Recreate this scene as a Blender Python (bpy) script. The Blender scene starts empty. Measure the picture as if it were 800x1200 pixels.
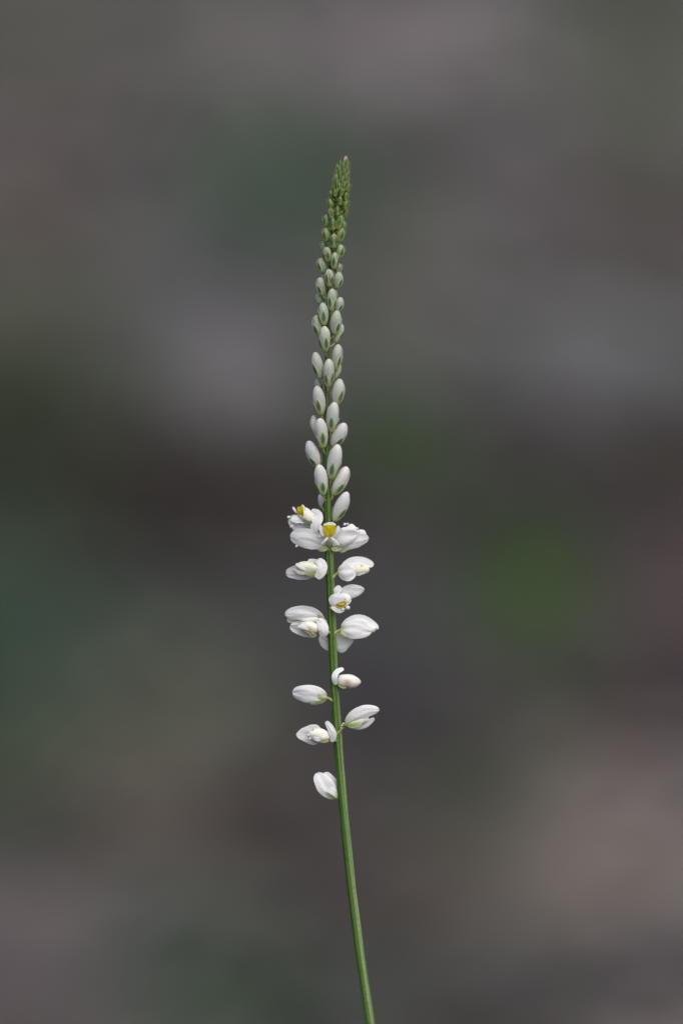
import bpy, math, random
from mathutils import Vector, noise

# ------------------------------------------------------------------ camera, sky, sun, exposure
sc = bpy.context.scene
COL = sc.collection
PITCH = math.radians(5.0)
FOCUS = 0.5                                  # metres from lens to plant
CENTRE = Vector((0.0, 0.0, 0.26))            # point on the stalk at the middle of the frame
FWD = Vector((0, math.cos(PITCH), -math.sin(PITCH)))
UP = Vector((0, math.sin(PITCH), math.cos(PITCH)))
RIGHT = Vector((1, 0, 0))
EYE = CENTRE - FWD * FOCUS
cam_d = bpy.data.cameras.new('camera')
cam = bpy.data.objects.new('camera', cam_d)
COL.objects.link(cam)
cam.location = EYE
cam.rotation_euler = (math.pi / 2 - PITCH, 0, 0)
cam_d.sensor_fit = 'VERTICAL'
cam_d.sensor_height = 36
cam_d.sensor_width = 24
cam_d.lens = 150
cam_d.clip_start = 0.01
cam_d.clip_end = 500
cam_d.dof.use_dof = True
cam_d.dof.focus_distance = FOCUS - 0.0005
cam_d.dof.aperture_fstop = 8.0
sc.camera = cam

SUN_EL, SUN_AZ = math.radians(52), math.radians(155)      # azimuth clockwise from +Y: behind the camera, to the right
world = bpy.data.worlds.new('World')
sc.world = world
world.use_nodes = True
nt = world.node_tree
sky = nt.nodes.new('ShaderNodeTexSky')
sky.sky_type = 'NISHITA'
sky.sun_disc = False
sky.sun_elevation = SUN_EL
sky.sun_rotation = SUN_AZ
sky.air_density = 1.0
sky.dust_density = 4.0
sky.ozone_density = 0.6
nt.links.new(sky.outputs[0], nt.nodes['Background'].inputs[0])
nt.nodes['Background'].inputs[1].default_value = 0.125
sd = bpy.data.lights.new('sun', 'SUN')
sd.energy = 1.5
sd.angle = math.radians(90)
sd.color = (1.0, 0.98, 0.96)
sun = bpy.data.objects.new('sun', sd)
COL.objects.link(sun)
sdir = Vector((math.sin(SUN_AZ) * math.cos(SUN_EL), math.cos(SUN_AZ) * math.cos(SUN_EL), math.sin(SUN_EL)))
sun.rotation_euler = (-sdir).to_track_quat('-Z', 'Y').to_euler()
sun.location = (0, 0, 3)
sc.view_settings.view_transform = 'Standard'
sc.view_settings.look = 'None'
sc.view_settings.gamma = 1
sc.view_settings.use_curve_mapping = False
sc.view_settings.exposure = 0.02
sc.cycles.use_denoising = True
sc.cycles.max_bounces = 8

# ------------------------------------------------------------------ helpers
S = 0.12 / 1200                              # metres per photo pixel at the plant

def P(x, y, d=0.0):
    """photo pixel (800x1200) on the upright plane through the stalk, d pixels nearer -> world point"""
    return CENTRE + RIGHT * ((x - 400) * S) + UP * ((600 - y) * S) - FWD * (d * S)

def lin(c):
    return tuple((v / 255 / 12.92) if v / 255 <= 0.04045 else ((v / 255 + 0.055) / 1.055) ** 2.4 for v in c)

def mix(a, b, t):
    t = max(0.0, min(1.0, t))
    return tuple(a[i] + (b[i] - a[i]) * t for i in range(3))

def sstep(a, b, x):
    t = max(0.0, min(1.0, (x - a) / (b - a)))
    return t * t * (3 - 2 * t)

def interp(tab, x):
    if x <= tab[0][0]: return tab[0][1]
    for (x0, v0), (x1, v1) in zip(tab, tab[1:]):
        if x <= x1:
            return v0 + (v1 - v0) * (x - x0) / (x1 - x0)
    return tab[-1][1]

def spline(pts, t):
    """Catmull-Rom through a list of tuples, t in 0..1"""
    n = len(pts) - 1
    if n == 1:
        return tuple(a + (b - a) * t for a, b in zip(*pts))
    f = min(t * n, n - 1e-6); i = int(f); f -= i
    p0 = pts[max(i - 1, 0)]; p1 = pts[i]; p2 = pts[i + 1]; p3 = pts[min(i + 2, n)]
    return tuple(0.5 * (2 * b + (c - a) * f + (2 * a - 5 * b + 4 * c - d) * f * f + (3 * b - a - 3 * c + d) * f ** 3)
                 for a, b, c, d in zip(p0, p1, p2, p3))

class MB:
    def __init__(self):
        self.v, self.f, self.c = [], [], []
    def grid(self, fn, nu, nv, wrap=False):
        """fn(i/nu, j/nv) -> (Vector, colour)"""
        b = len(self.v)
        cols = nv if wrap else nv + 1
        for i in range(nu + 1):
            for j in range(cols):
                p, c = fn(i / nu, j / nv)
                self.v.append(p); self.c.append(c)
        for i in range(nu):
            for j in range(nv):
                j2 = (j + 1) % cols
                self.f.append((b + i * cols + j, b + i * cols + j2, b + (i + 1) * cols + j2, b + (i + 1) * cols + j))
        return self
    def build(self, name, mat, parent=None, origin=None, thick=0.0):
        origin = origin if origin is not None else self.v[0]
        me = bpy.data.meshes.new(name)
        me.from_pydata([tuple(p - origin) for p in self.v], [], self.f)
        at = me.color_attributes.new('col', 'FLOAT_COLOR', 'POINT')
        for k, c in enumerate(self.c):
            at.data[k].color = (c[0], c[1], c[2], 1)
        me.polygons.foreach_set('use_smooth', [True] * len(me.polygons))
        me.materials.append(mat)
        o = bpy.data.objects.new(name, me)
        COL.objects.link(o)
        o['_w'] = tuple(origin)
        if parent is not None:
            o.parent = parent
            o.location = origin - Vector(parent['_w'])
        else:
            o.location = origin
        if thick:
            m = o.modifiers.new('thickness', 'SOLIDIFY')
            m.thickness = thick; m.offset = 0
        return o

# ------------------------------------------------------------------ materials (colour per piece from its own attribute)
def mat_plant(name, rough=0.5, trans=0.0, sss=0.0, grain=0.08, gscale=4000.0, spec=0.35, bump=0.0):
    m = bpy.data.materials.new(name); m.use_nodes = True
    n, l = m.node_tree.nodes, m.node_tree.links
    b = n['Principled BSDF']
    a = n.new('ShaderNodeAttribute'); a.attribute_name = 'col'
    tc = n.new('ShaderNodeTexCoord')
    nz = n.new('ShaderNodeTexNoise'); nz.inputs['Scale'].default_value = gscale; nz.inputs['Detail'].default_value = 3
    l.new(tc.outputs['Object'], nz.inputs['Vector'])
    mr = n.new('ShaderNodeMapRange')
    mr.inputs[1].default_value = 0.3; mr.inputs[2].default_value = 0.7
    mr.inputs[3].default_value = 1 - grain; mr.inputs[4].default_value = 1 + grain * 0.6
    l.new(nz.outputs[0], mr.inputs[0])
    mx = n.new('ShaderNodeVectorMath'); mx.operation = 'SCALE'
    l.new(a.outputs['Color'], mx.inputs[0]); l.new(mr.outputs[0], mx.inputs['Scale'])
    l.new(mx.outputs[0], b.inputs['Base Color'])
    b.inputs['Roughness'].default_value = rough
    b.inputs['Specular IOR Level'].default_value = spec
    if sss:
        b.inputs['Subsurface Weight'].default_value = sss
        b.inputs['Subsurface Radius'].default_value = (1, 0.9, 0.7)
        b.inputs['Subsurface Scale'].default_value = 0.0003
    if bump:
        bp = n.new('ShaderNodeBump'); bp.inputs['Strength'].default_value = bump; bp.inputs['Distance'].default_value = 0.00003
        l.new(nz.outputs[0], bp.inputs['Height']); l.new(bp.outputs[0], b.inputs['Normal'])
    if trans:
        t = n.new('ShaderNodeBsdfTranslucent'); l.new(mx.outputs[0], t.inputs['Color'])
        ms = n.new('ShaderNodeMixShader'); ms.inputs[0].default_value = trans
        l.new(b.outputs[0], ms.inputs[1]); l.new(t.outputs[0], ms.inputs[2])
        l.new(ms.outputs[0], n['Material Output'].inputs['Surface'])
    return m

M_PETAL = mat_plant('petal', 0.65, trans=0.2, grain=0.03, gscale=2500, spec=0.15, bump=0.1)
M_BUD = mat_plant('bud', 0.5, sss=0.35, grain=0.04, gscale=2500, spec=0.3, bump=0.1)
M_GREEN = mat_plant('calyx', 0.5, trans=0.12, grain=0.12, gscale=5000, spec=0.3)
M_STEM = mat_plant('stem', 0.55, grain=0.2, gscale=3500, spec=0.15, bump=0.3)
M_LITTER = mat_plant('dry_leaf', 0.8, grain=0.3, gscale=120, spec=0.15)
M_GRASS = mat_plant('grass', 0.6, trans=0.2, grain=0.2, gscale=90, spec=0.25)

# ------------------------------------------------------------------ the ground: flat at the plant, a low bank behind it
BANK0, SLOPE = 0.98, 0.82
def height(x, y):
    t = y - BANK0
    if t <= -0.25: h = 0.0
    elif t < 0.25: h = SLOPE * (t + 0.25) ** 2          # rounded toe
    else: h = SLOPE * t
    if h > 1.0:                                          # the bank eases off into a gentle rise
        yc = BANK0 + 1.0 / SLOPE
        h = 1.0 + 0.22 * (y - yc) + (SLOPE - 0.22) * 0.5 * (1 - math.exp(-(y - yc) / 0.5))
    return h
def bumps(x, y):
    k = sstep(0.15, 0.7, math.hypot(x, y))
    p = Vector((x, y, 0))
    return k * (0.016 * noise.noise(p * 5) + 0.007 * noise.noise(p * 17) + 0.25 * sstep(2, 12, abs(x) + y) * noise.noise(p * 0.3))

# what covers the bank behind the plant (grey litter, brown soil, moss ...), one row per height in the photograph
COVER = {
50: [(77,81,72),(82,81,80),(93,90,89),(106,100,101),(107,101,105),(107,105,106),(86,87,82),(70,75,66)],
150: [(80,78,72),(91,87,90),(79,82,76),(64,76,69),(71,75,68),(83,81,81),(93,91,92),(72,75,65)],
250: [(81,75,73),(84,81,82),(59,72,62),(64,75,66),(69,77,68),(84,80,82),(73,70,71),(84,77,73)],
350: [(77,81,71),(82,83,79),(92,87,94),(84,83,81),(82,82,76),(93,93,92),(89,89,89),(86,88,85)],
450: [(56,60,48),(61,66,53),(100,100,104),(81,80,80),(60,73,54),(78,77,78),(80,80,81),(78,80,81)],
550: [(51,56,48),(57,55,46),(46,39,38),(59,57,49),(52,72,42),(65,63,58),(75,70,68),(58,54,47)],
650: [(64,74,62),(63,58,55),(62,56,58),(63,61,58),(70,65,67),(63,64,59),(54,76,42),(70,66,65)],
750: [(53,72,61),(61,68,61),(73,75,70),(64,66,66),(69,68,71),(60,72,54),(64,96,46),(72,67,66)],
850: [(61,70,59),(80,81,73),(87,92,79),(64,63,61),(66,61,70),(64,64,65),(78,75,65),(62,57,60)],
950: [(57,65,54),(98,92,87),(83,70,66),(66,65,63),(63,60,62),(72,78,61),(87,85,79),(91,88,87)],
1050: [(93,88,88),(71,72,69),(78,83,77),(80,77,73),(83,72,71),(83,79,70),(94,90,86),(111,107,101)],
1150: [(88,84,84),(90,86,85),(68,85,69),(66,76,67),(69,68,69),(73,74,70),(86,86,84),(87,82,85)],
}
GAIN = (1.0, 1.0, 1.0)
CONTRAST = 1.25
def hit(px, py):
    d = (P(px, py) - EYE).normalized()
    t = 0.9
    while t < 6:
        q = EYE + d * t
        if q.z <= height(q.x, q.y): return q
        t += 0.004
    return EYE + d * 6
SITES = []
_all = [lin(c) for r in COVER.values() for c in r]
MEAN = tuple(sum(c[i] for c in _all) / len(_all) for i in range(3))
for py, row in COVER.items():
    for k, c in enumerate(row):
        q = hit(50 + 100 * k, py)
        l_ = lin(c)
        l_ = tuple(max(0.008, MEAN[i] + (l_[i] - MEAN[i]) * CONTRAST) * GAIN[i] for i in range(3))
        lum = sum(l_) / 3
        l_ = tuple(lum + max(-0.24 * lum, min((0.26 if l_[1] == max(l_) else 0.13) * lum, v - lum)) for v in l_)
        SITES.append((q.x, q.y, l_))
# single patches that stand out: grass tufts, pale dry litter, a mauve-brown drift of leaves (photo spot, half-size in pixels, colour, strength)
PATCHES = []
for px, py, rx, ry, c, k in [(622, 715, 42, 75, (62, 84, 38), 1.1), (600, 640, 30, 40, (56, 76, 42), 0.7), (480, 535, 60, 55, (52, 74, 40), 0.9), (440, 470, 40, 40, (62, 84, 50), 0.5),
                          (765, 715, 45, 90, (90, 71, 78), 0.7), (735, 880, 40, 40, (92, 68, 70), 0.5), (725, 1015, 75, 75, (124, 112, 109), 0.9), (265, 425, 85, 65, (104, 104, 105), 0.85),
                          (520, 320, 90, 70, (102, 101, 97), 0.6), (720, 400, 80, 70, (102, 101, 103), 0.7), (450, 40, 110, 55, (124, 118, 121), 0.8), (300, 170, 80, 60, (70, 84, 70), 0.7),
                          (20, 740, 50, 80, (50, 72, 58), 0.6), (230, 1110, 80, 50, (68, 84, 68), 0.5), (30, 1080, 70, 60, (102, 92, 92), 0.7), (200, 830, 70, 60, (90, 90, 78), 0.6),
                          (20, 280, 40, 60, (102, 88, 84), 0.6), (780, 270, 30, 50, (104, 92, 88), 0.6), (240, 560, 90, 45, (54, 46, 46), 0.7), (770, 120, 50, 90, (74, 78, 62), 0.6)]:
    q = hit(px, py); q2 = hit(px + rx, py); q3 = hit(px, py - ry)
    PATCHES.append((q.x, q.y, abs(q2.x - q.x), abs(q3.y - q.y), lin(c), 0.58 * k))
XS = [s[0] for s in SITES]; YS = [s[1] for s in SITES]
X0, X1, Y0, Y1 = min(XS), max(XS), min(YS), max(YS)

def fold(v, a, b):
    t = math.fmod(v - a, 2 * (b - a))
    if t < 0: t += 2 * (b - a)
    return a + (t if t <= b - a else 2 * (b - a) - t)

def cover(x, y):
    """colour of the ground cover at a spot: the kinds of patch seen on the bank, going on irregularly all round"""
    out = max(X0 - x, x - X1, Y0 - y, y - Y1, 0.0)
    p = Vector((x * 3.1, y * 3.1, 4.2))
    a, b = noise.noise(p), noise.noise(p * 2.3 + Vector((9, 3, 1)))
    k = sstep(0.0, 0.25, out)
    qx, qy = fold(x + 0.12 * k * a, X0, X1), fold(y + 0.12 * k * b, Y0, Y1)
    sw = 0; c = [0, 0, 0]
    for sx, sy, col in SITES:
        d2 = ((qx - sx) / 0.034) ** 2 + ((qy - sy) / 0.026) ** 2
        if d2 > 18: continue
        w = math.exp(-d2)
        sw += w
        for i in range(3): c[i] += w * col[i]
    near = tuple(v / sw for v in c)
    for sx, sy, rx, ry, col, k_ in PATCHES:
        d2 = ((qx - sx) / rx) ** 2 + ((qy - sy) / ry) ** 2
        if d2 < 4: near = mix(near, col, k_ * sstep(2.2, 0.3, d2))
    far = mix(MEAN, (0.045, 0.058, 0.036), sstep(0.05, 0.5, a))
    far = mix(far, (0.10, 0.092, 0.086), sstep(0.05, 0.5, b))
    far = mix(far, (0.05, 0.043, 0.038), sstep(0.05, 0.5, -a))
    return mix(near, far, 0.65 * sstep(0.03, 0.35, out))

def axis_lines(lo, hi, step, far, grow=1.25):
    a = [lo + step * i for i in range(int((hi - lo) / step) + 1)]
    s = step
    while a[-1] < far[1]: s *= grow; a.append(a[-1] + s)
    s = step
    while a[0] > far[0]: s *= grow; a.insert(0, a[0] - s)
    return a
gx = axis_lines(-0.5, 0.5, 0.0125, (-80, 80))
gy = axis_lines(0.75, 1.75, 0.0125, (-60, 110))
gm = MB()
def ground_pt(u, v):
    x, y = gx[round(u * (len(gx) - 1))], gy[round(v * (len(gy) - 1))]
    return Vector((x, y, height(x, y) + bumps(x, y))), cover(x, y)
gm.grid(ground_pt, len(gx) - 1, len(gy) - 1)
gmat = mat_plant('soil', 0.9, grain=0.35, gscale=55, spec=0.1)
ground = gm.build('ground', gmat, origin=Vector((0, 0, 0)))
ground['kind'] = 'structure'

rng = random.Random(7)
def ground_normal(x, y):
    e = 0.01
    return Vector((-(height(x + e, y) - height(x - e, y)) / (2 * e), -(height(x, y + e) - height(x, y - e)) / (2 * e), 1)).normalized()

# fallen leaves: small curled blades lying on soil and bank
lm = MB()
for k in range(9000):
    x, y = rng.uniform(-1.1, 1.1), rng.uniform(0.2, 2.1)
    c = cover(x, y)
    if c[1] > c[0] * 1.08 and rng.random() < 0.6: continue
    L, Wd = rng.uniform(0.016, 0.042), rng.uniform(0.007, 0.016)
    n = ground_normal(x, y)
    tan = n.cross(Vector((rng.uniform(-1, 1), rng.uniform(-1, 1), rng.uniform(-1, 1)))).normalized()
    n = (n + Vector((rng.uniform(-.3, .3), rng.uniform(-.3, .3), 0))).normalized()
    side = n.cross(tan).normalized(); tan = side.cross(n)
    base = Vector((x, y, height(x, y) + bumps(x, y) + rng.uniform(0.001, 0.006)))
    br = rng.uniform(0.65, 1.4); warm = rng.uniform(-0.06, 0.07)
    cc = (c[0] * br * (1 + warm), c[1] * br, c[2] * br * (1 - warm))
    curl = rng.uniform(-0.1, 0.35)
    def leaf(u, v):
        s = (v - 0.5) * 2
        w = Wd * (math.sin(math.pi * min(0.98, 0.04 + u * 0.96)) ** 0.7)
        return base + tan * (L * (u - .5)) + side * (s * w * .5) + n * (curl * L * (u - .5) ** 2 + 0.25 * abs(s) * w), cc
    lm.grid(leaf, 4, 2)
litter = lm.build('leaf_litter', M_LITTER, origin=Vector((0, 1.0, 0)))
litter['kind'] = 'stuff'; litter['label'] = 'grey and brown fallen leaves scattered over the bank'; litter['category'] = 'leaf litter'

# short grass and moss blades where the cover is green
sm = MB()
for k in range(26000):
    x, y = rng.uniform(-1.1, 1.1), rng.uniform(0.2, 2.1)
    c = cover(x, y)
    g = c[1] / max(1e-4, 0.5 * (c[0] + c[2])) - 1
    if rng.random() > g * 2.2: continue
    hgt, wd = rng.uniform(0.008, 0.03), rng.uniform(0.0012, 0.0028)
    ang = rng.uniform(0, 6.283); lean = rng.uniform(0.1, 0.9)
    dr = Vector((math.cos(ang), math.sin(ang), 0)); sd_ = Vector((-dr.y, dr.x, 0))
    base = Vector((x, y, height(x, y) + bumps(x, y) - 0.001))
    br = rng.uniform(0.8, 1.5)
    cc = (c[0] * br * 0.95, c[1] * br * 1.08, c[2] * br * 0.85)
    def blade(u, v):
        return base + Vector((0, 0, hgt * (u - 0.25 * u * u))) + dr * (lean * hgt * u * u) + sd_ * ((v - .5) * wd * (1 - 0.92 * u)), cc
    sm.grid(blade, 3, 1)
grass = sm.build('grass', M_GRASS, origin=Vector((0, 1.0, 0)))
grass['kind'] = 'stuff'; grass['label'] = 'short green grass and moss growing on the bank'; grass['category'] = 'grass'

# ------------------------------------------------------------------ the plant
AXIS = [(186,405),(190,403.6),(200,401),(211,399.6),(222,398),(239,396),(258,393),(275,391),(295,389),(310,387.3),
        (330,385.8),(367,384.5),(400,383.8),(417,383),(460,383),(500,382.8),(530,382.5),(565,383.2),(602,383.7),(640,385.2),
        (660,385.8),(690,387.2),(740,388.8),(775,390),(830,393),(885,396.8),(960,403.5),(1040,411.7),(1120,421.7),(1200,433.5),
        (1300,446),(1500,466),(1900,495),(2600,520),(3200,530)]
HALF = [(186,1.2),(220,1.8),(300,2.0),(400,2.4),(460,2.8),(520,3.3),(600,4.1),(680,5.0),(880,5.2),(1040,5.4),(1200,6.0),(2000,7.5),(3200,9)]
ENV = [(183,2.5),(190,5.5),(200,8.5),(211,10.2),(222,11),(239,12),(260,12.5),(275,13),(295,14),(310,14.6),(330,15),(360,15.5),(460,17),(520,21),(600,21)]
def ax(y): return interp(AXIS, y)

# base of the stalk stands on the ground
ybase = 3200
for yy in range(2000, 3600, 4):
    if P(ax(yy), yy).z <= 0.0: ybase = yy; break
root_pt = P(ax(ybase), ybase)
root_pt.z = height(root_pt.x, root_pt.y)
plant = bpy.data.objects.new('wildflower', None)
COL.objects.link(plant)
plant.location = root_pt; plant['_w'] = tuple(root_pt); plant.empty_display_size = 0.02
plant['label'] = 'slender green flower stalk tapering to a spike of white buds and blossoms'
plant['category'] = 'wildflower'

# stem: ribbed tube, pale ribs between green grooves, slowly twisting; light from the right is painted into its colour
ys = []
y = 186.0
while y < 1215: ys.append(y); y += 3.5
while y < ybase + 15: ys.append(y); y += 18
NR = 56
def stem_pt(u, v):
    yy = ys[round(u * (len(ys) - 1))]
    th = v * 2 * math.pi
    tw = th + yy * 0.0022
    h = interp(HALF, yy)
    rib = math.cos(tw * 7 + 0.4)
    r = 0.96 * h * (1 + 0.05 * noise.noise(Vector((math.cos(th), math.sin(th), yy * 0.03))) + 0.03 * noise.noise(Vector((yy * 0.11, 3, 1))) + 0.055 * rib + 0.03 * math.cos(tw * 3 + 1))
    p = P(ax(yy) + r * math.cos(th), yy, r * math.sin(th))
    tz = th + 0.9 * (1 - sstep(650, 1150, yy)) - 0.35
    lit_stripe = 0.22 + 0.42 * math.cos(tz - 0.35) + 0.16 * math.cos(tw * 5 + 0.8) + 0.12 * max(0, rib)  # natural stripes plus a lighter, lit right side put into the colour
    green = mix(lin((56, 90, 22)), lin((112, 140, 80)), lit_stripe + 0.15 * noise.noise(Vector((math.cos(th) * 2, math.sin(th) * 2, yy * 0.02))))
    edge = math.exp(-((math.remainder(tz - 0.3, 2 * math.pi)) / 0.16) ** 2) + 0.8 * math.exp(-((math.remainder(tz - 0.85, 2 * math.pi)) / 0.13) ** 2)  # painted highlights: two whitish sheen lines along the right-hand side
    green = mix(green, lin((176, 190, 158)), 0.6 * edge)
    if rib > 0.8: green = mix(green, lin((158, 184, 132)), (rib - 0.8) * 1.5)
    dark = mix(lin((78, 88, 50)), lin((88, 110, 58)), lit_stripe)
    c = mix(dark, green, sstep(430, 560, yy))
    c = mix(c, lin((82, 118, 48)), sstep(300, 230, yy))
    return p, c
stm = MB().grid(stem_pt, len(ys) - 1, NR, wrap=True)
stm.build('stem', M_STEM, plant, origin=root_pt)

WHITE = (0.90, 0.905, 0.92)
def tube(mb, pts, radii, colf, n=8, m=10):
    """round tube through px points (x,y,d)"""
    W = [P(*p) for p in pts]
    def f(u, v):
        c = Vector(spline([tuple(w) for w in W], u)); c2 = Vector(spline([tuple(w) for w in W], min(1, u + 0.02))); c1 = Vector(spline([tuple(w) for w in W], max(0, u - 0.02)))
        t = (c2 - c1).normalized(); a = t.cross(Vector((0.3, 0.9, 0.2))).normalized(); b = t.cross(a)
        r = interp([(i / (len(radii) - 1), q) for i, q in enumerate(radii)], u) * S
        th = v * 2 * math.pi
        return c + (a * math.cos(th) + b * math.sin(th)) * r, colf(u)
    mb.grid(f, m, n, wrap=True)

def frame(b, t, out):
    a = (t - b); L = a.length; a = a / L
    o = (out - a * out.dot(a)).normalized()
    return a, o, a.cross(o), L

def fat(u, pa=0.75, pb=0.5):
    m = pa / (pa + pb)
    return (max(u, 0) ** pa * max(1 - u, 0) ** pb) / (m ** pa * (1 - m) ** pb)

def ovoid(name, parent, base, tip, w, out, colf, mat, pa=0.75, pb=0.5, flat=1.0, nu=16, nv=22, lump=0.0, seed=0.0):
    a, o, s, L = frame(base, tip, out)
    def f(u, v):
        uu = 0.5 - 0.5 * math.cos(math.pi * u)
        th = v * 2 * math.pi
        r = w * S * 0.5 * fat(uu, pa, pb)
        if lump: r *= 1 + lump * noise.noise(Vector((math.cos(th) * 1.3 + seed, math.sin(th) * 1.3, uu * 2.5)))
        return base + a * (L * uu) + o * (r * math.cos(th) * flat) + s * (r * math.sin(th)), colf(uu, th)
    return MB().grid(f, nu, nv, wrap=True).build(name, mat, parent, origin=base)

def shell(name, parent, base, tip, w, out, th0, hw, ulen, colf, mat, gap=0.05, lift=0.3, blunt=2.2, pa=0.75, pb=0.5, flat=1.0, nt_=10, ns=8, u0=0.02, thick=0.2, notch=0.0):
    """a scale hugging an ovoid: centred at angle th0 from the outward side"""
    a, o, s, L = frame(base, tip, out)
    def f(t, v):
        q = (v - 0.5) * 2
        h = hw * max(0.03, (1 - t ** blunt)) * (0.5 + 0.5 * min(1, t * 3))
        th = th0 + q * h
        uu = u0 + t * ulen + notch * 0.03 * math.sin(q * 9)
        r = w * S * 0.5 * fat(uu, pa, pb) * (1 + gap) + (0.25 + lift * t * t) * S
        return base + a * (L * uu) + o * (r * math.cos(th) * flat) + s * (r * math.sin(th)), colf(t, q)
    return MB().grid(f, nt_, ns).build(name, mat, parent, origin=base + a * (L * u0), thick=thick * S)

# ---- buds -------------------------------------------------------------------
G_DARK, G_MID, G_PALE = lin((80, 110, 58)), lin((76, 110, 40)), lin((198, 206, 182))
YEL = lin((184, 190, 104))
def bud(cx, cy, hgt, w, tilt=None, back=False, ends=None, bract=None):
    """one closed flower bud; centre, height, width in photo pixels, or ends=(base, tip)"""
    if ends:
        (bx, by), (tx, ty) = ends
        cx, cy = (bx + tx) / 2, (by + ty) / 2
    x0 = ax(cy + hgt * 0.3)
    rs = random.Random(int(cx * 31 + cy * 17))
    w *= rs.uniform(0.88, 1.02); jit = rs.uniform(-9, 9); shade = rs.uniform(0.9, 1.06)
    Rr = max(0.8, interp(ENV, cy) - w * 0.45)
    off = cx - x0
    sn = max(-0.97, min(0.97, off / Rr))
    cs = math.sqrt(1 - sn * sn) * (-1 if back else 1)
    young = sstep(480, 215, cy); w *= 1.02; hgt *= 1.0 + 0.08 * young
    if not ends:
        tl = math.radians((9 + 12 * (1 - young)) * sn if tilt is None else tilt)
        bx, by = cx - math.sin(tl) * hgt / 2, cy + math.cos(tl) * hgt / 2
        tx, ty = cx + math.sin(tl) * hgt / 2, cy - math.cos(tl) * hgt / 2
    dc = Rr * cs
    ad = 0.18 * cs * hgt
    B, T = P(bx, by, dc - ad / 2), P(tx, ty, dc + ad / 2)
    out = RIGHT * sn - FWD * cs
    pt = 0.5 + 0.34 * sstep(330, 230, cy)
    # colours ripen from green at the tip of the spike to white above the open flowers
    k = sstep(262, 345, cy) * 0.6 + sstep(345, 520, cy) * 0.4
    ripe = sstep(420, 580, cy)
    body_c = mix(lin((84, 116, 50)), mix((0.46, 0.485, 0.415), (0.60, 0.615, 0.58), ripe), k)
    tip_c = mix(lin((132, 158, 104)), mix((0.60, 0.62, 0.56), (0.70, 0.705, 0.69), ripe), k)
    base_c = mix(lin((98, 128, 62)), lin((188, 198, 162)), k)
    def cb(u, th):
        c = mix(body_c, tip_c, sstep(0.45, 0.9, u))
        return tuple(z * shade for z in mix(base_c, c, sstep(0.05, 0.4, u)))
    # pedicel carries the bud and is the part the others hang on
    py0 = by + 2.5 + 3 * sstep(300, 520, cy)
    pm = MB()
    hx = interp(HALF, py0)
    tube(pm, [(ax(py0) + hx * 0.5 * sn, py0, hx * 0.5 * cs), ((ax(py0) + hx * sn * 1.2 + bx) / 2, (py0 + by) / 2 + 0.6, (hx * cs + dc - ad / 2) / 2), (bx, by - hgt * 0.03, dc - ad / 2)],
         [0.9, 0.75, w * 0.11 + 0.3], lambda u: mix(lin((168, 170, 108)), YEL, u), n=7, m=6)
    b = pm.build('bud', M_GREEN, plant, origin=B)
    ovoid('petal', b, B, T, w, out, cb, M_BUD, pa=0.64, pb=pt, flat=0.92, lump=0.12, seed=rs.random() * 20)
    side = 1 if rs.random() < 0.5 else -1
    cwing = lambda t, q: mix(cb(t * 0.95, 0), tip_c, 0.25 + 0.5 * abs(q) ** 3)
    shell('wing', b, B, T, w, out, side * math.radians(62), math.radians(78), 0.955, cwing, M_BUD, pa=0.64, pb=pt, gap=0.015, lift=0.0, blunt=6, nt_=14, ns=14, thick=0.25)
    sl = interp([(200, 0.95), (260, 0.9), (300, 0.8), (330, 0.68), (400, 0.6), (480, 0.52), (600, 0.44)], cy)
    green = mix(mix(G_MID, G_DARK, sstep(240, 420, cy)), lin((128, 146, 96)), rs.uniform(0, 0.4) * sstep(300, 400, cy))
    marg = mix(lin((126, 152, 98)), G_PALE, sstep(235, 340, cy))
    gw, gl = 0.72 + 0.22 * sstep(330, 240, cy), 0.42 + 0.1 * sstep(330, 240, cy)
    sl *= 1.1
    def cs_(t, q):
        e = (q / gw) ** 2 + ((t - 0.56) / gl) ** 2
        c = mix(green, marg, sstep(0.2, 1.25, e))
        return mix(YEL, c, sstep(0.05, 0.42, t))
    for th in (-36, 36):
        shell('sepal', b, B, T, w, out, math.radians(th + jit), math.radians(rs.uniform(36, 46)), sl * rs.uniform(0.85, 1.15), cs_, M_GREEN, pa=0.64, pb=pt, gap=0.05, lift=0.35, blunt=2.8)
    shell('sepal', b, B, T, w, out, 0.0, math.radians(17), sl * 0.62, lambda t, q: mix(YEL, marg, sstep(0.15, 0.9, t)), M_GREEN, pa=0.64, pb=pt, gap=0.08, lift=0.4, blunt=1.6, nt_=8, ns=4)
    shell('sepal', b, B, T, w, out, math.radians(180), math.radians(45), sl * 0.8, cs_, M_GREEN, pa=0.64, pb=pt, gap=0.05, lift=0.3)
    if bract if bract is not None else (cy < 345 and rs.random() < 0.8):
        cbr = lambda t, q: mix(lin((120, 132, 84)), lin((176, 156, 150)), sstep(0.3, 0.9, t))
        shell('bract', b, B, T, w, out, math.radians(rs.uniform(-12, 12)), math.radians(15), 0.97, cbr, M_GREEN, gap=0.14, lift=1.3, blunt=1.3, nt_=8, ns=4)

A = 1 / 6.6667
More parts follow.
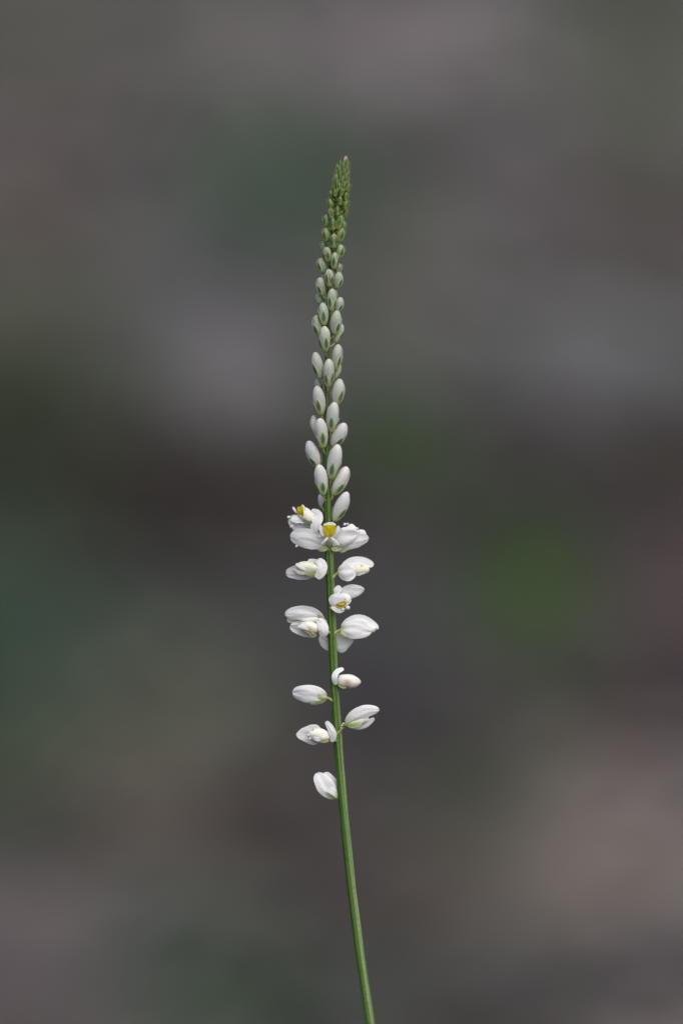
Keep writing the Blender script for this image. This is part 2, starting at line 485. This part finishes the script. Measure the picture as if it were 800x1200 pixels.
# x, y, height, width read from the enlarged photograph (crop origin 340,170), optional tilt and back flag
for r in [(338,330,50,30),(385,325,55,30),(450,335,66,34,12),(322,385,64,38),(352,380,60,34),(400,370,64,34),(432,405,74,42,14),
          (315,460,78,48),(388,440,70,36),(430,470,88,52,18),(322,540,88,50),(368,520,75,38),(428,535,78,44,14,1),
          (282,595,98,48,-4),(383,610,118,58,16),(335,625,94,44),(412,640,90,44,12,1),(282,705,110,62,-6),(390,705,116,62,16),
          (340,755,114,64),(262,795,86,56,-6,1),(385,835,112,74,12),(290,860,116,66,-6),(345,910,130,67,4),(248,945,120,68,-10),
          (378,965,85,54,8,1),(303,1045,138,70),(370,1060,136,74,12),(243,1110,146,74,-9)]:
    bud(340 + r[0] * A, 170 + r[1] * A, r[2] * A, r[3] * A, r[4] if len(r) > 4 else None, len(r) > 5)
for r in [(390,150,176,78,2),(445,185,125,72,16),(298,132,96,62,-8,1),(325,260,180,82,-3),(283,350,172,82,-10),(420,325,196,92,7),
          (440,405,165,76,20,1),(338,455,204,86,-2),(428,595,210,92,8),(284,660,222,86,-13),(365,720,226,92,2),(430,700,130,56,18,1),
          (290,800,100,64,-5,1),(437,868,220,104,10),(292,935,242,98,-9),(398,1065,246,97,6),(255,1120,155,66,-6,1)]:
    bud(330 + r[0] * A, 330 + r[1] * A, r[2] * A, r[3] * A, r[4], len(r) > 5)
for bx, by, tx, ty, w, bk in [(322,445,298,202,96,0),(388,432,497,240,108,0),(292,590,205,378,100,0),(380,690,440,406,104,0),(325,812,292,563,104,0),
                          (396,808,512,580,112,0),(402,1012,515,777,112,0),(322,912,302,790,50,1)]:
    bud(0, 0, math.hypot(tx - bx, ty - by) * A, w * A, back=bool(bk), ends=((330 + bx * A, 460 + by * A), (330 + tx * A, 460 + ty * A)), bract=False)
# crowded young buds closing the tip of the spike, and the ones round the back
ga = math.radians(137.5)
for k in range(64):
    t = k / 63
    cy = 193 + 48 * t ** 0.9
    R_ = (interp(ENV, cy) - 2.0) * 0.94
    ph = k * ga + 0.6
    if cy > 222 and math.cos(ph) > 0: continue
    bud(ax(cy) + R_ * math.sin(ph) * 0.92, cy, 13.5 + 1.5 * t, 3.6 + 1.6 * t, tilt=math.sin(ph) * 7 + 7 * (1 - t), back=math.cos(ph) < 0, bract=True)
for k in range(16):
    cy = 252 + k * 9.5
    bud(ax(cy) + 6.0 * math.sin(k * 2.1), cy, 13 + k * 0.5, 7 + k * 0.3, back=True, bract=False)
# pinkish bract tuft at the very tip
tb = P(405.2, 189.5)
tm = MB()
for k in range(7):
    an = k * 0.9
    tube(tm, [(404 + 1.6 * math.cos(an), 192, 1.6 * math.sin(an)), (404.7 + 1.6 * math.cos(an), 187, 1.6 * math.sin(an)), (405.3 + 0.9 * math.cos(an), 182.6 + 1.4 * (k % 3) * 0.5, 0.9 * math.sin(an))],
         [0.9, 1.0, 0.25], lambda u: mix(lin((128, 146, 96)), lin((196, 172, 168)), u * 1.2), n=6, m=6)
tm.build('bract_tuft', M_GREEN, plant, origin=tb)

# ---- open flowers -----------------------------------------------------------
CREAM = lin((235, 236, 226)); OLIVE = lin((138, 152, 84)); PALEG = lin((196, 206, 160)); TAN = lin((176, 158, 122))
def u_(u, ring): return round(u * len(ring)) % len(ring)
def wing(fl, pts, w, roll=0.0, cup=0.25, name='wing', pa=0.62, pb=0.55, green=0.35, seed=0, thick=0.3, col=None, fmin=0.05, ruffle=0.07, rim=0.0):
    """a petal-like blade along a px centreline (x,y,d); roll turns it about its length away from facing the camera"""
    W = [tuple(P(*p)) for p in pts]
    n, m = 18, 14
    col = col or WHITE
    def f(t, v):
        q = (v - 0.5) * 2
        tt = 0.006 + 0.988 * (0.5 - 0.5 * math.cos(math.pi * t))
        c = Vector(spline(W, tt)); tn = (Vector(spline(W, min(1, tt + .02))) - Vector(spline(W, max(0, tt - .02)))).normalized()
        sd0 = tn.cross(-FWD).normalized(); nr0 = sd0.cross(tn).normalized()
        if nr0.dot(-FWD) < 0: nr0 = -nr0
        sd_ = sd0 * math.cos(roll) + nr0 * math.sin(roll)
        nr = nr0 * math.cos(roll) - sd0 * math.sin(roll)
        wd = w * S * 0.5 * max(fmin, fat(tt, pa, pb))
        wd *= 1 + ruffle * noise.noise(Vector((seed * 3.1 + tt * 5, q * 0.8, seed)))
        dep = -0.4 * cup * wd * q * q + 0.006 * w * S * math.cos(q * 17) * (1 - abs(q)) + 0.085 * w * S * noise.noise(Vector((tt * 2.2, q * 1.5, seed * 1.7))) + 0.03 * w * S * noise.noise(Vector((tt * 6, q * 4, seed * 2.3)))
        c_ = mix(PALEG, col, sstep(0.0, green, tt)) if green else col
        if name == 'wing' and seed % 3 == 1: c_ = mix(c_, lin((196, 176, 150)), 0.55 * sstep(0.9, 1.0, tt + 0.05 * noise.noise(Vector((q * 3, seed, 0)))))
        if rim: c_ = mix(c_, lin((214, 220, 196)), rim * max(sstep(0.35, 1.0, abs(q)), sstep(0.55, 1.0, tt)))
        vein = 1 - 0.1 * max(0, math.cos(q * 17 + tt * 1.5)) ** 4 * (1 - tt * .6)
        return c + sd_ * (q * wd) + nr * dep, tuple(z * vein for z in c_), nr
    h = thick * S * 0.5
    F = [[f(i / n, j / m) for j in range(m + 1)] for i in range(n + 1)]
    mb = MB()
    for sg in (1, -1):                                   # two faces with a crisp edge between them
        mb.grid(lambda u, v: (F[round(u * n)][round(v * m)][0] + F[round(u * n)][round(v * m)][2] * (h * sg), F[round(u * n)][round(v * m)][1]), n, m)
    ring = [(i, 0) for i in range(n)] + [(n, j) for j in range(m)] + [(i, m) for i in range(n, 0, -1)] + [(0, j) for j in range(m, 0, -1)]
    mb.grid(lambda u, v: (F[ring[u_(u, ring)][0]][ring[u_(u, ring)][1]][0] + F[ring[u_(u, ring)][0]][ring[u_(u, ring)][1]][2] * (h * (1 - 2 * v)), F[ring[u_(u, ring)][0]][ring[u_(u, ring)][1]][1]), len(ring), 1)
    return mb.build(name, M_PETAL, fl, origin=Vector(W[0]))

def flower(base, node, ped=1.3):
    """the pedicel from the stem to the flower's base; the flower's other parts hang on it"""
    pm = MB()
    nd = node if len(node) == 3 else (node[0], node[1], 0)
    mid = tuple((a + b) / 2 for a, b in zip(nd, base)); mid = (mid[0], mid[1] - 0.6, mid[2])
    tube(pm, [nd, mid, base], [ped * 1.25, ped * 0.95, ped * 1.5], lambda u: mix(lin((176, 172, 110)), lin((168, 182, 112)), u), n=9, m=8)
    return pm.build('flower', M_GREEN, plant, origin=P(*base))

def keel(fl, b, t, w, under=0.5, patch=None, pcol=None, flat=1.0, col=CREAM, up=(0, 1, 0.25), pa=0.5, pb=0.42, seed=1.0):
    B, T = P(*b), P(*t)
    o = RIGHT * up[0] + UP * up[1] - FWD * up[2]
    def c(u, th):
        k = mix(col, OLIVE, under * sstep(0.1, 0.8, -math.cos(th)) * sstep(0.75, 0.25, u))
        if patch:
            d = ((u - patch[0]) / 0.2) ** 2 + ((math.sin(th) - patch[1]) / 0.55) ** 2
            k = mix(k, pcol or TAN, 0.75 * math.exp(-d * 1.5) * sstep(0.7, 0.1, math.cos(th)))
        return k
    return ovoid('keel', fl, B, T, w, o, c, M_BUD, pa=pa, pb=pb, flat=flat, lump=0.16, seed=seed, nu=20, nv=26)

def knob(fl, x, y, d, r, col=None, name='crest'):
    col = col or WHITE
    return ovoid(name, fl, P(x - r, y + r * .3, d), P(x + r, y - r * .3, d + r * .3), r * 1.7, UP, lambda u, th: col, M_PETAL, lump=0.3, seed=x, nu=8, nv=10)

def sepal(fl, pts, w, roll=0.0, col=None, cup=0.4, seed=0):
    return wing(fl, pts, w, roll, cup, 'sepal', green=0, seed=seed, thick=0.25, col=col or OLIVE, rim=0.75)

# F1: upper left flower, yellow-mouthed keel pointing up and left
f = flower((371, 616, 4), (382.5, 622, 2))
wing(f, [(372, 619, 0), (362, 619, 3), (350, 613, 6), (339, 606, 7)], 21, 0.35, -0.3, green=0.2, seed=1)
wing(f, [(367, 625, 11), (370, 613, 14), (372, 604, 11), (364, 599.5, 6)], 13, 0.25, 0.3, green=0, seed=2, pa=0.35, pb=0.35)
keel(f, (368, 612, 8), (351.5, 598, 11), 15, 0.8, up=(0.35, 1, 0.2), pb=0.25, seed=3)
wing(f, [(352.4, 605.2, 15.5), (352.3, 600, 18), (351.6, 593.5, 17)], 8, 0.45, -0.15, 'keel_mouth', green=0, seed=4, col=lin((208, 196, 28)), pa=0.25, pb=0.12)
wing(f, [(355.4, 604, 14.5), (356.3, 598, 16.5), (354, 591.6, 15)], 4.5, 0.3, 0.4, 'petal', green=0, seed=5)
sepal(f, [(366, 614, 12), (360, 610, 14), (354, 606.5, 13)], 7, 0.2, seed=6)
sepal(f, [(368, 618, 8), (362, 616, 10), (356, 613, 10)], 4, 0.2, col=lin((150, 160, 112)), seed=7)
wing(f, [(348, 601.5, 12), (345.5, 597.5, 13), (343, 594, 12)], 2.8, 0, 0.2, 'crest', green=0, seed=8)
for kx, ky, kr in [(338.2, 606, 2.0), (341.8, 617, 2.1), (343.5, 609, 2.2), (349, 612, 2.4)]: knob(f, kx, ky, 9, kr)
wing(f, [(358, 611, 10), (349, 608, 13), (341, 610, 12)], 10, -0.3, 0.3, 'petal', green=0, seed=9, ruffle=0.25)

# F2: flower facing outwards, yellow trapezoid mouth in front of the stem
f = flower((386, 640, 8), (385.5, 645, 3))
wing(f, [(382, 640, 6), (370, 634, 10), (355, 630.5, 9), (340, 629, 4)], 24, 0.25, 0.35, green=0.3, seed=11)
wing(f, [(389, 639, 7), (398, 632, 11), (408, 627, 10), (419, 625, 5)], 21, -0.2, 0.35, green=0.15, seed=12)
keel(f, (386, 636, 8), (386, 617.5, 15), 14, 0.7, up=(0, 0.2, 1), pb=0.2, seed=13)
wing(f, [(385.7, 630, 18), (385.9, 623, 20), (386.1, 615.2, 20.5)], 14.8, 0, -0.25, 'keel_mouth', green=0, seed=14, col=lin((208, 194, 22)), pa=0.42, pb=0.05)
wing(f, [(379, 629, 17), (376.8, 622, 19), (375.6, 615.2, 19)], 4.6, -0.3, 0.4, 'petal', green=0, seed=15)
wing(f, [(392.4, 629, 17), (394.6, 622, 19), (396.6, 616, 19)], 4.6, 0.3, 0.4, 'petal', green=0, seed=16)
wing(f, [(379, 615.8, 19), (386, 613.6, 20), (393.5, 615.4, 19)], 3.6, 0, 0.3, 'petal', green=0, seed=17, pa=0.3, pb=0.3)
wing(f, [(384.6, 629.5, 19.5), (380.5, 633.5, 20), (377, 637.5, 18)], 3.0, 0, 0.3, 'crest', green=0, seed=18, pa=0.5, pb=0.3)
wing(f, [(387.4, 629.5, 19.5), (392, 633.5, 20), (397, 638.5, 18)], 3.2, 0, 0.3, 'crest', green=0, seed=19, pa=0.5, pb=0.3)
for kx, ky, kr, kc in [(374.5, 628.5, 1.7, None), (377.2, 626.8, 1.2, lin((222, 160, 120))), (373.8, 620.5, 1.6, None), (347.3, 640, 1.5, None), (396.5, 618.5, 1.6, None), (400, 620, 1.3, None)]: knob(f, kx, ky, 15, kr, kc)
sepal(f, [(384.5, 642, 7), (379, 643.2, 6), (371, 643, 3)], 6, 0, col=lin((186, 202, 142)), seed=20)
sepal(f, [(388, 642, 7), (393, 643.2, 6), (401, 641.5, 3)], 6, 0, col=lin((186, 202, 142)), seed=21)
sepal(f, [(386, 641, 10), (386, 636, 12), (386, 631, 13)], 5, 0, col=lin((150, 164, 104)), seed=22)

# F3: flower behind it on the right, cream keel tip over a broad wing
f = flower((395, 642, -3), (388.5, 648, -1))
wing(f, [(396, 641.5, -2), (408, 637.5, 2), (420, 633, 3), (432, 631, 0)], 17, -0.3, 0.3, green=0.2, seed=24)
wing(f, [(396, 640, -6), (408, 632, -8), (421, 626, -7), (428.5, 624.5, -6)], 12, 0.2, 0.2, green=0.2, seed=25)
keel(f, (399, 634, -4), (415.5, 616, -3), 13, 0.3, pcol=lin((226, 220, 150)), patch=(0.8, 0.5), up=(0, 1, 0.4), seed=26, pb=0.3)
for kx, ky, kr in [(403.5, 614.5, 2.0), (418, 619.5, 1.8), (407, 613.8, 1.5), (422, 624.5, 1.8), (427, 625.5, 1.9)]: knob(f, kx, ky, -2, kr)
sepal(f, [(394, 643, 0), (401, 644.5, 1), (408, 641.5, 1)], 6, 0, col=lin((190, 202, 150)), seed=27)

# F4: left, keel lying between a low back wing and a folded front wing
f = flower((378, 669.5, 3), (383, 671.5, 2), 1.5)
wing(f, [(369, 673, -2), (358, 671.5, -4), (347, 670.5, -4), (334.6, 671, -2)], 17.5, 0.25, -0.25, green=0, seed=31)
wing(f, [(378, 663, -2), (370, 659, 0), (360.5, 657, 1)], 7, 0.3, 0.3, green=0, seed=32)
keel(f, (378, 668.5, 4), (347, 663.5, 4), 14.5, 0.85, up=(0.1, 1, 0.1), seed=33, col=lin((222, 225, 204)), pb=0.36)
wing(f, [(371, 677.5, 9), (376.5, 670, 11), (377.5, 662, 10), (371.8, 655.5, 6)], 12, -0.1, 0.25, green=0, seed=34, pa=0.33, pb=0.33)
wing(f, [(358, 668, 11), (353, 664.5, 12), (346.5, 660.5, 10)], 5, 0, 0.4, 'petal', green=0, seed=35)
wing(f, [(358, 672, 10), (352, 671, 10), (345, 668, 8)], 4.5, 0, 0.4, 'petal', green=0, seed=36, col=lin((214, 208, 192)))
sepal(f, [(374, 673, 7), (366, 674.2, 8), (358, 671.5, 9)], 4.5, 0.2, col=lin((150, 160, 84)), seed=37)
knob(f, 349.5, 660.3, 8, 1.3, lin((188, 170, 96)))

# F5: right, round front wing
f = flower((397.5, 670.8, 2), (388.5, 678, 2), 1.7)
wing(f, [(400, 665, -3), (411, 659.5, -5), (425, 659, -5), (437.8, 662.5, -3)], 13, 0.2, -0.2, green=0.1, seed=41)
keel(f, (403, 670, 2), (432.8, 666.5, 3), 13.5, 0.35, seed=42, col=lin((228, 226, 206)), up=(0, 1, 0.2))
wing(f, [(396, 671.5, 7), (403, 670.5, 11), (410, 670.2, 12), (417, 669.8, 10)], 21.5, 0.05, 0.2, green=0.22, seed=43, pa=0.5, pb=0.5)
wing(f, [(417, 674, 6), (424, 670, 8), (431.5, 666.5, 6)], 6.5, 0, 0.4, 'petal', green=0, seed=44)
knob(f, 423.5, 662.8, 7, 1.1, lin((196, 186, 120)))

# F6: small flower with an olive-yellow throat against the stem
f = flower((393, 705, 6), (388, 711, 3))
wing(f, [(399, 699.5, -1), (407, 694.5, 0), (417, 692.3, 0), (427, 690.8, -2)], 17, -0.25, 0.3, green=0.1, seed=51, pb=0.75)
wing(f, [(391.5, 698, 2), (394.5, 692.5, 4), (399, 687, 3)], 9, 0.2, 0.3, 'petal', green=0, seed=58, pa=0.5, pb=0.45, ruffle=0.2)
keel(f, (391, 704, 4), (411, 701, 6), 15, 0.2, seed=52, up=(0, 1, 0.3))
wing(f, [(386.2, 706.5, 8), (393, 704.5, 11.5), (401, 704, 12), (411.5, 702.5, 8)], 18.5, -0.1, 0.3, green=0, seed=53, pa=0.5, pb=0.6)
wing(f, [(393.5, 708.5, 14), (399, 709, 14.5), (405.2, 705.6, 14)], 6.6, 0, -0.3, 'keel_mouth', green=0, seed=54, col=lin((176, 158, 22)), pa=0.5, pb=0.3)
wing(f, [(395.5, 707.6, 15.4), (400, 708, 16), (403.6, 706.6, 15.5)], 2.2, 0, 0.3, 'stamen', green=0, seed=55, col=lin((214, 200, 120)))
wing(f, [(388.5, 711, 12), (396, 714.8, 13.5), (404, 713.6, 12)], 6.5, 0, 0.4, 'petal', green=0, seed=56)
for kx, ky, kr in [(407, 711.8, 2.8), (404.5, 701, 1.1), (401, 713.6, 2)]: knob(f, kx, ky, 13, kr)
sepal(f, [(386.6, 711, 9), (389.5, 713, 11), (394, 713.5, 11)], 3, 0, col=lin((190, 190, 110)), seed=57)

# F7: upper left wing of the flower behind
f = flower((378, 726, -3), (386.5, 731, -1))
wing(f, [(378, 726.5, -1), (367, 720.5, 3), (351, 718.3, 3), (333.8, 720.2, 0)], 18.5, 0.2, 0.3, green=0.3, seed=61)
wing(f, [(377, 727, -5), (363, 726, -6), (349, 725, -6), (336, 727, -5)], 12, 0, 0.2, green=0.2, seed=62, col=lin((218, 212, 200)))
keel(f, (378, 727, -3), (349, 724, -3), 11, 0.4, seed=63)
sepal(f, [(380, 727.5, 0), (376, 722.5, 2), (370, 720, 2)], 5, 0.3, col=lin((186, 200, 150)), seed=64)

# F8: lower left, open, tan-striped keel
f = flower((379.5, 738.5, 6), (386, 741.5, 3), 1.7)
wing(f, [(372, 743, 0), (362, 739.5, -2), (351, 735.5, -2), (339.8, 733.6, 1)], 17.5, 0.3, -0.25, green=0, seed=71)
keel(f, (376, 738, 6), (351, 733.5, 6), 14.5, 0.9, patch=(0.55, -0.75), seed=72, up=(0.1, 1, 0.1))
wing(f, [(377, 745.6, 10), (379.3, 739, 13), (377.2, 731, 12), (372, 726, 8)], 12.5, -0.1, 0.3, green=0, seed=73, pa=0.4, pb=0.36)
wing(f, [(365, 743, 11), (359.5, 739.5, 12), (353, 736, 10)], 3.4, 0, 0.4, 'petal', green=0, seed=74, col=TAN)
wing(f, [(364, 738.5, 12), (357, 735, 13), (349, 733.5, 11)], 5, 0, 0.4, 'petal', green=0, seed=75)
wing(f, [(366, 741, 12.4), (362.6, 738, 13), (359.5, 736, 12.5)], 1.8, 0, 0.3, 'stamen', green=0, seed=76, col=lin((200, 186, 128)))
sepal(f, [(371, 744.5, 9), (366.5, 744, 11), (364, 740, 11.5)], 5, 0.2, seed=77, col=lin((150, 164, 78)))
knob(f, 358, 730.6, 10, 1.3, lin((196, 178, 100)))

# F9: right, large closed wings
f = flower((400.5, 738.4, 2), (391.5, 742, 2), 1.9)
wing(f, [(400, 736, -2), (411, 729.5, -3), (425, 728, -4), (443.3, 736.6, -2)], 15, 0.15, -0.15, green=0.1, seed=81)
keel(f, (405, 738, 1), (440.5, 737, 1), 12.5, 0.3, seed=82, col=lin((232, 230, 216)))
wing(f, [(399.3, 738.7, 5), (409, 737.6, 9), (422, 737.6, 9.5), (435.5, 739.2, 7)], 22, 0.05, 0.2, green=0.3, seed=83, pa=0.55)
sepal(f, [(399, 740, 6), (403, 743, 8), (409, 745, 8)], 4, 0.2, col=lin((186, 196, 130)), seed=84)
knob(f, 441.5, 736, 3, 2.0)

# F10: flower behind the stem, a wing to either side
f = flower((389, 757, -8), (389.5, 764, -3))
wing(f, [(391, 757, -8), (398, 753.8, -7), (406, 751.8, -7), (414.3, 751, -9)], 24, -0.1, 0.25, green=0.12, seed=91, pa=0.42, pb=0.8)
wing(f, [(386, 762, -9), (382, 756.5, -8), (378.5, 750, -8), (375.5, 744.5, -9)], 11, 0.1, 0.3, green=0, seed=92)
keel(f, (389, 757, -9), (392, 745, -10), 11, 0.4, seed=93)

# F11: left, nearly closed
f = flower((381.8, 817.5, 3), (389.5, 821, 2), 1.6)
B11, T11 = (382.5, 817.8, 3), (343.2, 811.6, 5)
keel(f, (382, 818.5, 1), (346, 813.5, 1), 14, 0.3, seed=101, col=WHITE, pa=0.6, pb=0.5)
wing(f, [(382.5, 818, 6), (372, 814, 11), (357, 812.3, 12), (342.8, 812, 6)], 21, 0.1, 0.5, green=0.3, seed=102, pa=0.6, pb=0.5)
wing(f, [(382, 819, 0), (371, 818.6, -2), (358, 816.5, -2), (347, 812.5, 2)], 15, 0, 0.3, green=0.3, seed=103, col=lin((224, 222, 214)))
sepal(f, [(382, 818.8, 7), (375.5, 822.2, 9.5), (363.5, 824.2, 8)], 4.5, 0.3, seed=104, col=lin((140, 158, 88)))
sepal(f, [(382.5, 816.6, 9), (378, 815.5, 11.5), (373, 813, 12.5)], 6, 0, seed=105, col=lin((198, 208, 168)))

# F12: right, plump keel with a pinkish mark and a hooked wing
f = flower((396, 800, 4), (391.5, 804, 3))
keel(f, (394, 797.5, 4), (422.8, 799, 4), 17.5, 0.7, patch=(0.45, 0.95), pcol=lin((172, 138, 126)), seed=111, up=(0.05, 1, 0.15), pa=0.42, pb=0.62, col=lin((232, 231, 222)))
wing(f, [(393, 802, 9), (391.6, 793.5, 11.5), (395, 786.5, 9), (402.4, 783.2, 4)], 7, 0.3, 0.4, green=0, seed=113, pa=0.3, pb=0.35)
sepal(f, [(396, 801.6, 8), (401, 804, 9.5), (406, 805, 8.5)], 4, 0.2, seed=114, col=lin((160, 174, 96)))

# F13: right, on a longer pedicel, wings apart
f = flower((406.5, 848.8, 4), (393.5, 861, 5), 1.0)
wing(f, [(405, 847.5, 4), (416, 838.5, 8), (430, 832.8, 8), (444.5, 831.6, 4)], 16, -0.1, 0.4, green=0.32, seed=121, pb=0.66)
wing(f, [(408, 851, 0), (418, 851.5, 0), (428, 849, 1), (438.6, 841.6, 1)], 8.5, -0.2, 0.4, green=0.2, seed=122)
keel(f, (407, 849, 2), (432, 841, 2), 10, 0.5, seed=123)
sepal(f, [(406.5, 849, 7), (414, 849.2, 10), (424.5, 846, 8)], 6.5, 0.2, seed=124, col=lin((152, 170, 92)))
sepal(f, [(406.5, 850.5, 6), (414, 852, 8), (422, 851.5, 7)], 3, 0, seed=125, col=lin((190, 202, 150)))
knob(f, 403.5, 849.5, 6, 2.6, lin((120, 148, 88)), 'receptacle')
for kx, ky, kr in [(400.6, 850.3, 1.9), (402, 847.8, 1.5), (399.4, 853, 1.3)]: knob(f, kx, ky, 5, kr, lin((214, 208, 180)), 'bract')

# F14: left, open, upright narrow front wing
f = flower((388, 866, 6), (394, 868, 4))
wing(f, [(377, 861.5, -2), (369, 861, -4), (359, 860.6, -4), (346.8, 861, -1)], 24, 0.1, -0.25, green=0, seed=131, pa=0.5, pb=0.78)
keel(f, (388, 863, 6), (360.5, 860.5, 6), 16.5, 0.7, patch=(0.6, -0.7), seed=132, up=(0.1, 1, 0.15))
wing(f, [(388.6, 869, 10), (390.2, 861, 13), (387, 852.5, 12), (381.6, 845, 8)], 8.5, 0.2, 0.4, green=0, seed=133, pa=0.4, pb=0.4)
wing(f, [(377, 866.5, 13), (372, 864, 14.5), (364, 859, 12)], 8, 0, 0.45, 'petal', green=0, seed=134)
wing(f, [(377, 867.4, 13), (371, 866.4, 14), (366, 862.4, 13)], 2.6, 0, 0.3, 'stamen', green=0, seed=135, col=TAN)
sepal(f, [(385.5, 867.5, 9), (379, 868.2, 11), (371, 867.5, 10)], 3.4, 0, seed=136, col=lin((170, 176, 100)))
for kx, ky, kr, kc in [(366.6, 854.4, 1.3, lin((214, 200, 150))), (360.8, 861, 1.7, None), (363, 865, 1.8, None)]: knob(f, kx, ky, 10, kr, kc)

# F15: lowest flower, half hidden behind the stem
f = flower((393.5, 934.5, -2), (400, 938, -1))
B15, T15 = (394, 935, -3), (371.5, 906.5, -1)
keel(f, (394, 934, -4), (375, 908, -3), 15, 0.3, seed=141, col=WHITE)
wing(f, [(394, 935, 0), (384.5, 926, 4), (378, 917, 5), (371, 905.5, 1)], 20, -0.1, 0.4, green=0.2, seed=142, pa=0.6, pb=0.55)
wing(f, [(395, 934, -5), (391, 924, -5), (384.5, 915, -4), (380.5, 905.2, -4)], 17, 0.1, 0.3, green=0.2, seed=143)
sepal(f, [(394, 936, 2), (388, 932.6, 5), (380.5, 927.4, 5)], 4, 0.2, seed=144, col=lin((126, 146, 78)))

for o in list(bpy.data.objects):
    if '_w' in o: del o['_w']
